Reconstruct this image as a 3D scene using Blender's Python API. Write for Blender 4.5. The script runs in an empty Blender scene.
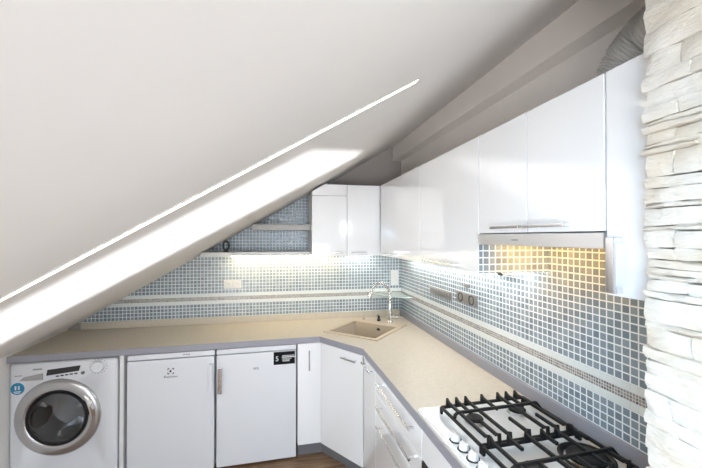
import bpy, bmesh, math, random
from mathutils import Vector, Matrix
random.seed(7)
S = bpy.context.scene
COL = S.collection
PI = math.pi

# ------------------------------------------------------------------ materials
def new_mat(name):
    m = bpy.data.materials.new(name); m.use_nodes = True
    return m, m.node_tree, m.node_tree.nodes['Principled BSDF']

def mat(name, col, rough=.5, metal=0., coat=0., noise=0., nscale=30., bump=0., bscale=200., spec=.5, trans=0., ior=1.5, emit=None, estr=0., stretch=None):
    m, t, b = new_mat(name)
    b.inputs['Base Color'].default_value = (*col, 1)
    b.inputs['Roughness'].default_value = rough
    b.inputs['Metallic'].default_value = metal
    b.inputs['Coat Weight'].default_value = coat
    b.inputs['Coat Roughness'].default_value = .03
    b.inputs['Specular IOR Level'].default_value = spec
    b.inputs['Transmission Weight'].default_value = trans
    b.inputs['IOR'].default_value = ior
    if emit:
        b.inputs['Emission Color'].default_value = (*emit, 1)
        b.inputs['Emission Strength'].default_value = estr
    N, L = t.nodes, t.links
    if noise or bump:
        tc = N.new('ShaderNodeTexCoord'); src = tc.outputs['Object']
        if stretch:
            mp = N.new('ShaderNodeMapping'); mp.inputs['Scale'].default_value = stretch
            L.new(src, mp.inputs['Vector']); src = mp.outputs['Vector']
    if noise:
        n = N.new('ShaderNodeTexNoise'); n.inputs['Scale'].default_value = nscale; n.inputs['Detail'].default_value = 6
        L.new(src, n.inputs['Vector'])
        r = N.new('ShaderNodeValToRGB')
        r.color_ramp.elements[0].position = .3; r.color_ramp.elements[1].position = .7
        r.color_ramp.elements[0].color = (*[c * (1 - noise) for c in col], 1)
        r.color_ramp.elements[1].color = (*[min(1, c * (1 + noise)) for c in col], 1)
        L.new(n.outputs['Fac'], r.inputs['Fac']); L.new(r.outputs['Color'], b.inputs['Base Color'])
    if bump:
        n2 = N.new('ShaderNodeTexNoise'); n2.inputs['Scale'].default_value = bscale; n2.inputs['Detail'].default_value = 4
        L.new(src, n2.inputs['Vector'])
        bp = N.new('ShaderNodeBump'); bp.inputs['Strength'].default_value = bump; bp.inputs['Distance'].default_value = .002
        L.new(n2.outputs['Fac'], bp.inputs['Height']); L.new(bp.outputs['Normal'], b.inputs['Normal'])
    return m

def tile_mat(name, axis):
    """glass mosaic with two pale border courses round a band of tiny metallic mosaic; axis = world axis running along the wall"""
    m, t, b = new_mat(name)
    N, L = t.nodes, t.links
    def mth(op, a, c=None, d=None):
        n = N.new('ShaderNodeMath'); n.operation = op
        for i, v in enumerate((a, c, d)):
            if v is None: continue
            if isinstance(v, (int, float)): n.inputs[i].default_value = v
            else: L.new(v, n.inputs[i])
        return n.outputs[0]
    def mixc(f, a, c):
        n = N.new('ShaderNodeMix'); n.data_type = 'RGBA'
        L.new(f, n.inputs[0])
        for k, v in ((6, a), (7, c)):
            if isinstance(v, tuple): n.inputs[k].default_value = (*v, 1)
            else: L.new(v, n.inputs[k])
        return n.outputs[2]
    g = N.new('ShaderNodeNewGeometry'); sp = N.new('ShaderNodeSeparateXYZ'); L.new(g.outputs['Position'], sp.inputs[0])
    u, v = sp.outputs[axis], sp.outputs[2]
    def grid(pu, pv, v0, gap):
        a = mth('DIVIDE', mth('ADD', u, 5.0), pu); c = mth('DIVIDE', mth('SUBTRACT', v, v0 - 5 * pv * 20), pv)
        fa, fc = mth('FRACT', a), mth('FRACT', c)
        ea = mth('MULTIPLY', mth('MINIMUM', fa, mth('SUBTRACT', 1, fa)), pu)
        ec = mth('MULTIPLY', mth('MINIMUM', fc, mth('SUBTRACT', 1, fc)), pv)
        e = mth('MINIMUM', ea, ec)
        mr = N.new('ShaderNodeMapRange'); mr.inputs[1].default_value = gap * .7; mr.inputs[2].default_value = gap * 1.2
        L.new(e, mr.inputs[0])
        cb = N.new('ShaderNodeCombineXYZ'); L.new(mth('FLOOR', a), cb.inputs[0]); L.new(mth('FLOOR', c), cb.inputs[1])
        wn = N.new('ShaderNodeTexWhiteNoise'); wn.noise_dimensions = '2D'; L.new(cb.outputs[0], wn.inputs['Vector'])
        return mr.outputs[0], wn
    upper = mth('GREATER_THAN', v, 1.1)
    P = .02875
    k1, w1 = grid(P, P, .945, .0025)
    k2, w2 = grid(P, P, 1.148, .0025)
    mk = mth('ADD', mth('MULTIPLY', k1, mth('SUBTRACT', 1, upper)), mth('MULTIPLY', k2, upper))
    rnd = mth('ADD', mth('MULTIPLY', w1.outputs['Value'], mth('SUBTRACT', 1, upper)), mth('MULTIPLY', w2.outputs['Value'], upper))
    r = N.new('ShaderNodeValToRGB'); L.new(rnd, r.inputs[0])
    r.color_ramp.elements[0].color = (*TILE_A, 1); r.color_ramp.elements[1].color = (*TILE_B, 1)
    main = mixc(mk, GROUT, r.outputs[0])
    k3, w3 = grid(.032 / 3, .032 / 3, 1.088, .0011)
    r3 = N.new('ShaderNodeValToRGB'); L.new(w3.outputs['Value'], r3.inputs[0])
    r3.color_ramp.elements[0].color = (.13, .12, .12, 1); r3.color_ramp.elements[1].color = (.36, .33, .31, 1)
    mos = mixc(k3, (.72, .72, .70), r3.outputs[0])
    k4, w4 = grid(.115, .028, 1.06, .0006)
    bor = mixc(k4, (.60, .64, .65), (.74, .78, .77))
    inb = mth('MULTIPLY', mth('GREATER_THAN', v, 1.060), mth('LESS_THAN', v, 1.148))
    inm = mth('MULTIPLY', mth('GREATER_THAN', v, 1.088), mth('LESS_THAN', v, 1.120))
    c = mixc(inm, mixc(inb, main, bor), mos)
    L.new(c, b.inputs['Base Color'])
    # glossy tiles, matt joints
    gl = mth('MAXIMUM', mk, inb)
    L.new(mth('SUBTRACT', .75, mth('MULTIPLY', gl, .57)), b.inputs['Roughness'])
    # every tile sits at a slightly different tilt, which makes the wall glitter
    wsel = N.new('ShaderNodeMix'); wsel.data_type = 'VECTOR'; L.new(upper, wsel.inputs[0])
    L.new(w1.outputs['Color'], wsel.inputs[4]); L.new(w2.outputs['Color'], wsel.inputs[5])
    s1 = N.new('ShaderNodeVectorMath'); s1.operation = 'SUBTRACT'; L.new(wsel.outputs[1], s1.inputs[0]); s1.inputs[1].default_value = (.5, .5, .5)
    s2 = N.new('ShaderNodeVectorMath'); s2.operation = 'SCALE'; L.new(s1.outputs[0], s2.inputs[0]); s2.inputs['Scale'].default_value = .05
    s3 = N.new('ShaderNodeVectorMath'); s3.operation = 'ADD'; L.new(s2.outputs[0], s3.inputs[0])
    bp = N.new('ShaderNodeBump'); bp.inputs['Strength'].default_value = .5; bp.inputs['Distance'].default_value = .0015
    L.new(mk, bp.inputs['Height']); L.new(bp.outputs[0], s3.inputs[1])
    s4 = N.new('ShaderNodeVectorMath'); s4.operation = 'NORMALIZE'; L.new(s3.outputs[0], s4.inputs[0])
    L.new(s4.outputs[0], b.inputs['Normal'])
    return m

TILE_A, TILE_B, GROUT = (.19, .24, .28), (.29, .348, .39), (.82, .865, .885)
M = {}
M['plaster'] = mat('white_plaster', (.80, .78, .762), .75, noise=.015, nscale=4, bump=.05, bscale=120)
M['greige_paint'] = mat('roof_beam_paint', (.86, .80, .745), .8, noise=.02, nscale=5)  # warm greige paint of the beam and right wall
M['taupe'] = mat('taupe_back_wall', (.40, .36, .33), .8, noise=.02, nscale=5)  # back wall around its tiles, darker than the right wall
M['tile_back'] = tile_mat('mosaic_back', 0)
M['tile_right'] = tile_mat('mosaic_right', 1)
M['gloss'] = mat('white_gloss_lacquer', (.90, .905, .91), .09, coat=.8)
M['carcass'] = mat('white_carcass', (.78, .78, .78), .45)
M['appliance'] = mat('white_enamel', (.74, .755, .785), .3, coat=.2)
M['appliance_grey'] = mat('grey_gasket', (.28, .28, .30), .6)
M['dark_gap'] = mat('dark_gap', (.03, .03, .035), .7)
M['worktop'] = mat('beige_laminate', (.60, .54, .45), .38, noise=.06, nscale=60, bump=.04, bscale=300)
M['edge'] = mat('grey_edging', (.31, .31, .35), .35)
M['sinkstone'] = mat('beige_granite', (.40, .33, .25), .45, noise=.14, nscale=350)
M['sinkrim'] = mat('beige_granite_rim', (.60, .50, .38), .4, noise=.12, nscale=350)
M['chrome'] = mat('chrome', (.78, .78, .79), .14, 1.)
M['steel'] = mat('brushed_steel', (.78, .77, .76), .36, .75, bump=.1, bscale=60, stretch=(1, .02, 30))
M['handle'] = mat('satin_steel', (.72, .72, .73), .22, 1.)
M['black'] = mat('cast_iron', (.009, .009, .010), .5, spec=.3)
M['blackgloss'] = mat('black_glass', (.008, .008, .01), .06, coat=.5)
M['plinth'] = mat('grey_plinth', (.17, .17, .18), .5)
M['hobwhite'] = mat('white_hob_enamel', (.83, .83, .83), .16, coat=.6)
M['alu'] = mat('burner_aluminium', (.5, .5, .5), .35, 1.)
M['glass'] = mat('clear_glass', (.80, .90, .86), .08, trans=.45)
M['porthole'] = mat('porthole_glass', (.75, .78, .80), .02, trans=1.)
M['drum'] = mat('drum_steel', (.34, .34, .35), .22, 1.)
M['ring'] = mat('silver_ring', (.55, .55, .56), .25, .85)
M['shelf'] = mat('grey_shelf', (.42, .41, .39), .4)
M['shelfpale'] = mat('pale_shelf', (.66, .66, .63), .35)
M['socketwhite'] = mat('socket_plastic', (.78, .78, .76), .35)
M['socketgrey'] = mat('socket_metal', (.30, .285, .27), .35, .6)
M['sticker_blue'] = mat('blue_sticker', (.015, .24, .42), .4)
M['sticker_black'] = mat('black_sticker', (.004, .004, .006), .6, spec=.15)
M['print_white'] = mat('white_print', (.75, .75, .75), .5)
M['print_black'] = mat('black_print', (.02, .02, .025), .5)
M['print_grey'] = mat('grey_print', (.35, .35, .37), .5)
M['ledwarm'] = mat('warm_led', (.9, .85, .7), .4, emit=(1, .80, .46), estr=22)
M['ledcool'] = mat('white_led', (.9, .9, .9), .4, emit=(1, .97, .90), estr=20)
M['ledstrip'] = mat('ceiling_led', (.9, .88, .8), .4, emit=(1, .93, .78), estr=4)
M['amber'] = mat('amber_lamp', (.9, .7, .3), .3, emit=(1, .62, .12), estr=12)
M['duct'] = mat('foil_duct', (.72, .71, .69), .42, .7, bump=.3, bscale=90)
M['frame'] = mat('alu_profile', (.7, .69, .66), .35, .6)

def floor_mat():
    m, t, b = new_mat('wood_floor'); N, L = t.nodes, t.links
    tc = N.new('ShaderNodeTexCoord'); mp = N.new('ShaderNodeMapping'); mp.inputs['Scale'].default_value = (1.2, 9, 1)
    L.new(tc.outputs['Object'], mp.inputs[0])
    n = N.new('ShaderNodeTexNoise'); n.inputs['Scale'].default_value = 4; n.inputs['Detail'].default_value = 8; L.new(mp.outputs[0], n.inputs[0])
    r = N.new('ShaderNodeValToRGB'); r.color_ramp.elements[0].position = .3; r.color_ramp.elements[1].position = .72
    r.color_ramp.elements[0].color = (.17, .095, .05, 1); r.color_ramp.elements[1].color = (.38, .24, .14, 1)
    L.new(n.outputs[0], r.inputs[0])
    br = N.new('ShaderNodeTexBrick'); br.inputs['Scale'].default_value = 1; br.inputs['Brick Width'].default_value = 1.2; br.inputs['Row Height'].default_value = .14
    br.inputs['Mortar Size'].default_value = .0015; br.inputs['Color1'].default_value = (.85, .85, .85, 1); br.inputs['Color2'].default_value = (1, 1, 1, 1); br.inputs['Mortar'].default_value = (.3, .3, .3, 1)
    L.new(tc.outputs['Object'], br.inputs['Vector'])
    mx = N.new('ShaderNodeMix'); mx.data_type = 'RGBA'; mx.blend_type = 'MULTIPLY'; mx.inputs[0].default_value = 1
    L.new(r.outputs[0], mx.inputs[6]); L.new(br.outputs['Color'], mx.inputs[7]); L.new(mx.outputs[2], b.inputs['Base Color'])
    b.inputs['Roughness'].default_value = .4
    return m
M['floor'] = floor_mat()

def stone_mat():
    m, t, b = new_mat('cream_ledge_stone'); N, L = t.nodes, t.links
    tc = N.new('ShaderNodeTexCoord')
    n = N.new('ShaderNodeTexNoise'); n.inputs['Scale'].default_value = 9; n.inputs['Detail'].default_value = 8; L.new(tc.outputs['Object'], n.inputs[0])
    r = N.new('ShaderNodeValToRGB'); e = r.color_ramp.elements
    e[0].position = .3; e[0].color = (.74, .645, .515, 1); e[1].position = .55; e[1].color = (.80, .755, .68, 1)
    e.new(.75).color = (.85, .82, .77, 1)
    L.new(n.outputs[0], r.inputs[0]); L.new(r.outputs[0], b.inputs['Base Color'])
    b.inputs['Roughness'].default_value = .85
    mp = N.new('ShaderNodeMapping'); mp.inputs['Scale'].default_value = (1, .45, 1.6); L.new(tc.outputs['Object'], mp.inputs[0])
    n2 = N.new('ShaderNodeTexNoise'); n2.inputs['Scale'].default_value = 60; n2.inputs['Detail'].default_value = 9; n2.inputs['Roughness'].default_value = .65; L.new(mp.outputs[0], n2.inputs[0])
    bp = N.new('ShaderNodeBump'); bp.inputs['Strength'].default_value = .8; bp.inputs['Distance'].default_value = .010
    L.new(n2.outputs[0], bp.inputs['Height']); L.new(bp.outputs[0], b.inputs['Normal'])
    return m
M['stone'] = stone_mat()
M['mortar'] = mat('stone_mortar', (.62, .54, .44), .9)  # mortar core behind the stones

# ------------------------------------------------------------------ mesh builder
class MB:
    def __init__(s): s.bm = bmesh.new()
    def _merge(s, t):
        me = bpy.data.meshes.new('tmp'); t.to_mesh(me); t.free(); s.bm.from_mesh(me); bpy.data.meshes.remove(me)
    def _bevel(s, t, bev, seg=2):
        if bev > 0:
            es = [e for e in t.edges if len(e.link_faces) == 2 and e.calc_face_angle(0) > .5]
            bmesh.ops.bevel(t, geom=es, offset=bev, segments=seg, affect='EDGES', profile=.5, clamp_overlap=True)
    def hexa(s, p, bev=0., seg=2):
        """eight corners: bottom loop then top loop"""
        t = bmesh.new(); v = [t.verts.new(q) for q in p]
        for f in ((3, 2, 1, 0), (4, 5, 6, 7), (0, 1, 5, 4), (1, 2, 6, 5), (2, 3, 7, 6), (3, 0, 4, 7)): t.faces.new([v[i] for i in f])
        bmesh.ops.recalc_face_normals(t, faces=t.faces); s._bevel(t, bev, seg); s._merge(t); return s
    def box(s, x0, x1, y0, y1, z0, z1, bev=0., seg=2):
        return s.hexa([(x0, y0, z0), (x1, y0, z0), (x1, y1, z0), (x0, y1, z0), (x0, y0, z1), (x1, y0, z1), (x1, y1, z1), (x0, y1, z1)], bev, seg)
    def prism(s, pts, z0, z1, bev=0., mtx=None, hole=None, seg=2):
        t = bmesh.new()
        def loop(ps): 
            v = [t.verts.new((x, y, z0)) for x, y in ps]
            return v, [t.edges.new((v[i], v[(i + 1) % len(v)])) for i in range(len(v))]
        v, e = loop(pts)
        if hole:
            _, e2 = loop(hole); e = e + e2
            bmesh.ops.triangle_fill(t, use_beauty=True, use_dissolve=False, edges=e)
        else: t.faces.new(v)
        r = bmesh.ops.extrude_face_region(t, geom=list(t.faces))
        for q in r['geom']:
            if isinstance(q, bmesh.types.BMVert): q.co.z = z1
        bmesh.ops.recalc_face_normals(t, faces=t.faces)
        s._bevel(t, bev, seg)
        if mtx: t.transform(mtx)
        s._merge(t); return s
    def tube(s, path, r, n=10, cap=True):
        t = bmesh.new(); P = [Vector(p) for p in path]; R = r if isinstance(r, (list, tuple)) else [r] * len(P)
        nrm = None; rings = []
        for i, p in enumerate(P):
            a = (P[min(i + 1, len(P) - 1)] - P[max(i - 1, 0)]).normalized()
            if nrm is None:
                nrm = a.orthogonal().normalized()
            else:
                nrm = (nrm - a * nrm.dot(a)).normalized()
            b = a.cross(nrm)
            rings.append([t.verts.new(p + (nrm * math.cos(2 * PI * k / n) + b * math.sin(2 * PI * k / n)) * R[i]) for k in range(n)])
        for A, B in zip(rings, rings[1:]):
            for k in range(n): t.faces.new((A[k], A[(k + 1) % n], B[(k + 1) % n], B[k]))
        if cap: t.faces.new(rings[0][::-1]); t.faces.new(rings[-1])
        bmesh.ops.recalc_face_normals(t, faces=t.faces); s._merge(t); return s
    def sqbar(s, path, w, h):
        """square-section bar along a polyline; w sideways, h in the bend plane (up)"""
        t = bmesh.new(); P = [Vector(p) for p in path]; rings = []
        for i, p in enumerate(P):
            a = (P[min(i + 1, len(P) - 1)] - P[max(i - 1, 0)]).normalized()
            flat = Vector((P[-1].x - P[0].x, P[-1].y - P[0].y, 0)).normalized()
            side = flat.cross(Vector((0, 0, 1)))
            up = side.cross(a)
            rings.append([t.verts.new(p + side * (w / 2 * i1) + up * (h / 2 * j1)) for i1, j1 in ((-1, -1), (1, -1), (1, 1), (-1, 1))])
        for A, B in zip(rings, rings[1:]):
            for k in range(4): t.faces.new((A[k], A[(k + 1) % 4], B[(k + 1) % 4], B[k]))
        t.faces.new(rings[0][::-1]); t.faces.new(rings[-1])
        bmesh.ops.recalc_face_normals(t, faces=t.faces); s._bevel(t, min(w, h) * .15, 1); s._merge(t); return s
    def lathe(s, prof, mtx, n=32, closed=False):
        """profile of (radius, height) spun about local Z, placed by mtx"""
        t = bmesh.new(); rings = []
        for r, z in prof:
            if r < 1e-6: rings.append([t.verts.new((0, 0, z))])
            else: rings.append([t.verts.new((r * math.cos(2 * PI * k / n), r * math.sin(2 * PI * k / n), z)) for k in range(n)])
        pairs = list(zip(rings, rings[1:])) + ([(rings[-1], rings[0])] if closed else [])
        for A, B in pairs:
            for k in range(n):
                k2 = (k + 1) % n
                if len(A) == 1 and len(B) == 1: continue
                if len(A) == 1: t.faces.new((A[0], B[k2], B[k]))
                elif len(B) == 1: t.faces.new((A[k], A[k2], B[0]))
                else: t.faces.new((A[k], A[k2], B[k2], B[k]))
        bmesh.ops.recalc_face_normals(t, faces=t.faces); t.transform(mtx); s._merge(t); return s
    def build(s, name, m, parent=None, smooth=35):
        me = bpy.data.meshes.new(name); s.bm.to_mesh(me); s.bm.free()
        for k in (m if isinstance(m, (list, tuple)) else [m]): me.materials.append(k)
        if smooth:
            for p in me.polygons: p.use_smooth = True
            me.set_sharp_from_angle(angle=math.radians(smooth))
        o = bpy.data.objects.new(name, me); COL.objects.link(o)
        if smooth:
            w_ = o.modifiers.new('normals', 'WEIGHTED_NORMAL'); w_.keep_sharp = True; w_.weight = 90
        if parent:
            off = Vector(parent.location); q = parent.parent
            while q: off += Vector(q.location); q = q.parent
            me.transform(Matrix.Translation(-off)); o.parent = parent
        return o

def T(x, y, z): return Matrix.Translation((x, y, z))
RX = lambda d: Matrix.Rotation(math.radians(d), 4, 'X')
RY = lambda d: Matrix.Rotation(math.radians(d), 4, 'Y')
RZ = lambda d: Matrix.Rotation(math.radians(d), 4, 'Z')
def thing(name, label, cat, loc, group=None):
    o = bpy.data.objects.new(name, None); COL.objects.link(o); o.location = loc; o.empty_display_size = .05
    o['label'] = label; o['category'] = cat
    if group: o['group'] = group
    return o
def tag(o, label, cat, group=None):
    o['label'] = label; o['category'] = cat
    if group: o['group'] = group
    return o
def struct(o, label=None, cat=None):
    o['kind'] = 'structure'
    if label: o['label'] = label
    if cat: o['category'] = cat
    return o
def text(name, body, size, mtx, m, parent, ext=.0004):
    cu = bpy.data.curves.new(name, 'FONT'); cu.body = body; cu.size = size; cu.extrude = ext; cu.align_x = 'CENTER'; cu.align_y = 'CENTER'
    tmp = bpy.data.objects.new(name, cu); COL.objects.link(tmp)
    me = bpy.data.meshes.new_from_object(tmp.evaluated_get(bpy.context.evaluated_depsgraph_get()))
    bpy.data.objects.remove(tmp)
    me.transform(mtx)
    o = bpy.data.objects.new(name, me); COL.objects.link(o); me.materials.clear(); me.materials.append(m)
    off = Vector(parent.location); q = parent.parent
    while q: off += Vector(q.location); q = q.parent
    me.transform(Matrix.Translation(-off)); o.parent = parent
    return o

# ------------------------------------------------------------------ dimensions
XR, YB, XL = 1.15, 3.25, -1.66          # right wall, back wall, knee wall
SM, SZ = .5857, 1.8706                  # roof slope z = SZ + SM x
slope = lambda x: SZ + SM * x
YF = -2.6                               # wall behind the viewer
fy = lambda x: 2.600 + (x + 1.66) * .0326          # front line of the back worktop
fx = lambda y: .553 + (2.31 - y) * .0266           # front line of the right worktop
WT0, WT1, UP = .85, .89, .945
XC, YC = .82, 2.83                      # fronts of the wall cabinets

# ------------------------------------------------------------------ the setting
struct(MB().box(XL - .1, 2.6, YF, YB + .1, -.08, 0).build('floor', M['floor'], smooth=0))
def wall_with_tiles(name, tile, back):
    b = MB()
    if back:
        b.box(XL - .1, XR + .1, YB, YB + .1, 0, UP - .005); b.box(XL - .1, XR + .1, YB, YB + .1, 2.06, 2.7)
        n = len(b.bm.faces); b.box(XL - .1, XR + .1, YB, YB + .1, UP - .005, 2.06)
    else:
        b.box(XR, XR + .1, .50, YB, 0, UP - .005); b.box(XR, XR + .1, .50, YB, 2.0, 2.7)
        n = len(b.bm.faces); b.box(XR, XR + .1, .50, YB, UP - .005, 2.0)
    b.bm.faces.ensure_lookup_table()
    for f in list(b.bm.faces)[n:]: f.material_index = 1
    return struct(b.build(name, [M['taupe'] if back else M['greige_paint'], tile], smooth=0))
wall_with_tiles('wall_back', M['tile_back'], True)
wall_with_tiles('wall_right', M['tile_right'], False)
struct(MB().box(XL - .1, XL, YF, YB, 0, slope(XL) + .02).build('wall_left', M['plaster'], smooth=0))
# sloping attic ceiling
def slab(x0, x1, y0, y1, th=.12):
    return [(x0, y0, slope(x0)), (x1, y0, slope(x1)), (x1, y1, slope(x1)), (x0, y1, slope(x0)),
            (x0, y0, slope(x0) + th), (x1, y0, slope(x1) + th), (x1, y1, slope(x1) + th), (x0, y1, slope(x0) + th)]
struct(MB().hexa(slab(XL - .1, XR + .1, YF, YB)).build('ceiling', M['plaster'], smooth=0))
# boxed roof beam above the wall cabinets
struct(MB().box(1.068, XR, .3, YB, 2.362, 2.56).build('beam', M['greige_paint'], smooth=0))
# added unseen wall, its skewed opening masks the spot into the slope's bright patch
SUN = Vector((.45, -6.2, .55))
PATCH = [(-1.35, 1.175), (.107, 1.265), (.551, 2.284), (-1.5, 1.79)]
hole = []
for x, y in PATCH:
    q = Vector((x, y, slope(x))); k = (YF - SUN.y) / (q.y - SUN.y); h = SUN + (q - SUN) * k; hole.append((h.x, h.z))
struct(MB().prism([(XL - .1, 0), (2.6, 0), (2.6, 2.75), (XR, 2.75), (XL - .1, slope(XL - .1))], 0, .02, 0,
                  T(0, YF, 0) @ RX(90), hole=hole).build('patch_mask_wall', M['plaster'], smooth=0))

# ------------------------------------------------------------------ stone pillar
def pillar():
    b = MB(); x0, y1 = .775, .624
    b.box(x0 + .03, 1.25, .05, y1 - .012, 0, 2.66)
    n0 = len(b.bm.faces)
    random.seed(11); z = 0.
    def stone(ya, yb, za, zb, dep, off):
        """a rough block: subdivided box with jittered outer face"""
        t = bmesh.new(); nu, nv = max(2, int((yb - ya) / .022)), max(2, int((zb - za) / .010))
        grid = []
        tilt = random.uniform(-.003, .003); ph = random.uniform(0, 9)
        for i in range(nu + 1):
            row = []
            for j in range(nv + 1):
                u, v = i / nu, j / nv
                edge = min(u, 1 - u) * (yb - ya); ev = min(v, 1 - v) * (zb - za)
                rnd = max(0, .004 - edge) * .7 + max(0, .004 - ev) * .8
                jit = random.uniform(-.0014, .0014)
                row.append(t.verts.new((x0 - dep + rnd + jit + .003 * math.sin(ph + u * 7 + v * 3), ya + (yb - ya) * u + (random.uniform(-.0025, .0025) if 0 < i < nu else 0) + (off if i == nu else 0), za + (zb - za) * v + tilt * (u - .5) + random.uniform(-.0012, .0012))))
            grid.append(row)
        for i in range(nu):
            for j in range(nv): t.faces.new((grid[i][j], grid[i][j + 1], grid[i + 1][j + 1], grid[i + 1][j]))
        # sides back to the core
        border = [grid[i][0] for i in range(nu + 1)] + [grid[nu][j] for j in range(1, nv + 1)] + [grid[i][nv] for i in range(nu - 1, -1, -1)] + [grid[0][j] for j in range(nv - 1, 0, -1)]
        bk = [t.verts.new((x0 + .045, w.co.y, w.co.z)) for w in border]
        for k in range(len(border)):
            k2 = (k + 1) % len(border); t.faces.new((border[k], border[k2], bk[k2], bk[k]))
        bmesh.ops.recalc_face_normals(t, faces=t.faces); b._merge(t)
    while z < 2.66:
        h = random.choice((.011, .014, .018, .024, .030, .036, .044, .050)); h = min(h, 2.66 - z)
        ys = [.05]; 
        while ys[-1] < y1 - .02:
            ys.append(min(y1, ys[-1] + random.uniform(.07, .26)))
        dep0 = random.choice((0, .001, .003, .005, .008))
        if len(ys) > 2 and ys[-1] - ys[-2] < .05: ys.pop(-2)
        ys[-1] = y1
        for a, c in zip(ys, ys[1:]):
            last = c == y1
            stone(a + .0006, c - .0006, z + .0006, z + h - .0008, dep0 + random.uniform(0, .0012), random.uniform(-.005, .006) if last else 0)
        z += h
    b.bm.faces.ensure_lookup_table()
    for f in list(b.bm.faces)[:n0]: f.material_index = 1
    return struct(b.build('pillar', [M['stone'], M['mortar']], smooth=50), 'cream stacked-stone pillar at the end of the wall cabinets', 'pillar')
pillar()

# ------------------------------------------------------------------ worktop
wt = thing('worktop', 'beige laminate L-shaped kitchen worktop with grey edging under the sloping ceiling', 'worktop', (0, 2.9, WT0))
C0, C1 = (.303, fy(.303)), (fx(2.31), 2.31)
yend = .64
outline = [(XL, fy(XL)), C0, C1, (fx(yend), yend), (XR, yend), (XR, YB), (XL, YB)]
# sink placement (rotated 45 deg. into the corner)
sD, sA = Vector((.688, 2.456)), Vector((.34, 2.785)); sC = Vector((1.058, 2.866))
su = (sD - sA).normalized(); sv = (sC - sD).normalized(); sv = (sv - su * sv.dot(su)).normalized()
so = sA; SW, SD = (sD - sA).length, .545
def sp(a, c): q = so + su * a + sv * c; return (q.x, q.y)
cut = [sp(.02, .02), sp(SW - .02, .02), sp(SW - .02, SD - .02), sp(.02, SD - .02)]
MB().prism(outline, WT0, WT1, 0, hole=cut).build('surface', M['worktop'], wt, smooth=0)
def strip(pts, z0, z1, t0, t1):
    b = MB()
    for (xa, ya), (xb, yb) in zip(pts, pts[1:]):
        d = Vector((xb - xa, yb - ya)).normalized(); n = Vector((d.y, -d.x))
        q = [(xa, ya), (xb, yb)]
        f = lambda p, k: (p[0] + n.x * k, p[1] + n.y * k)
        c4 = [f(q[0], t0), f(q[1], t0), f(q[1], t1), f(q[0], t1)]
        b.hexa([(x, y, z0) for x, y in c4] + [(x, y, z1) for x, y in c4])
    return b
strip([(XL, fy(XL)), C0, C1, (fx(yend), yend)], WT0 - .001, WT1 + .0005, -.001, .003).build('edging', M['edge'], wt, smooth=0)
up = MB().box(XL + .10, XR - .02, YB - .02, YB, WT1, UP, .003).build('upstand', M['worktop'], wt)
MB().box(XR - .02, XR, yend, YB, WT1, UP, .003).build('upstand', M['edge'], wt)['label'] = 'upstand with blue daylight put into its grey colour'  # beige upstand, the blue daylight on it is put in by the grey material

# ------------------------------------------------------------------ sink
zs = WT1
snk = thing('sink', 'square beige granite sink set at an angle in the worktop corner', 'sink', (*sp(SW / 2, SD / 2), zs))
bi = [sp(.035, .035), sp(SW - .035, .035), sp(SW - .035, SD - .125), sp(.035, SD - .125)]
ro = [sp(0, 0), sp(SW, 0), sp(SW, SD), sp(0, SD)]
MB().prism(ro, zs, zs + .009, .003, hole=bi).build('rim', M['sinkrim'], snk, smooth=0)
bb = MB(); t = bmesh.new()
lo = [sp(.05, .05), sp(SW - .05, .05), sp(SW - .05, SD - .14), sp(.05, SD - .14)]
va = [t.verts.new((x, y, zs + .004)) for x, y in bi]; vb = [t.verts.new((x, y, zs - .17)) for x, y in lo]
for k in range(4): t.faces.new((va[k], va[(k + 1) % 4], vb[(k + 1) % 4], vb[k]))
t.faces.new(vb)
bmesh.ops.recalc_face_normals(t, faces=t.faces); bmesh.ops.reverse_faces(t, faces=t.faces)
be = [e for e in t.edges if not e.is_boundary]; bmesh.ops.bevel(t, geom=be, offset=.02, segments=4, affect='EDGES', profile=.5)
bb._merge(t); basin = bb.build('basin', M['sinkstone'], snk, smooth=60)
sol = basin.modifiers.new('thickness', 'SOLIDIFY'); sol.thickness = .004; sol.offset = 1
cx, cy = sp(SW / 2, SD / 2 - .05)
dr = MB().lathe([(0, .004), (.03, .004), (.043, .006), (.045, 0)], T(cx, cy, zs - .166), 24).build('drain', M['chrome'], snk)
ox, oy = sp(SW / 2 + .035, SD - .128)
ang = math.atan2(sv.y, sv.x)
om = T(ox, oy, zs - .04) @ RZ(math.degrees(ang)) @ RY(-90)
MB().lathe([(0, .005), (.014, .005), (.018, .004), (.020, .0)], om, 20).build('overflow', M['dark_gap'], snk)
kx, ky = sp(.19, SD - .05)
MB().lathe([(.014, 0), (.014, .006), (.009, .010), (.009, .016), (0, .017)], T(.745, 3.095, zs + .009), 18).build('waste_knob', M['chrome'], snk)
# soap dispenser behind the basin
sd = thing('soap_dispenser', 'short dark soap dispenser on the sink rim beside the tap', 'soap dispenser', (.862, 3.02, zs + .009))
MB().lathe([(.016, 0), (.016, .012), (.011, .016), (.011, .045), (0, .046)], T(.862, 3.02, zs + .009), 18).build('body', M['print_black'], sd)
MB().tube([(.862, 3.02, zs + .050), (.862, 3.02, zs + .062), (.838, 3.0, zs + .062)], .006, 8).build('nozzle', M['chrome'], sd)

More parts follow.
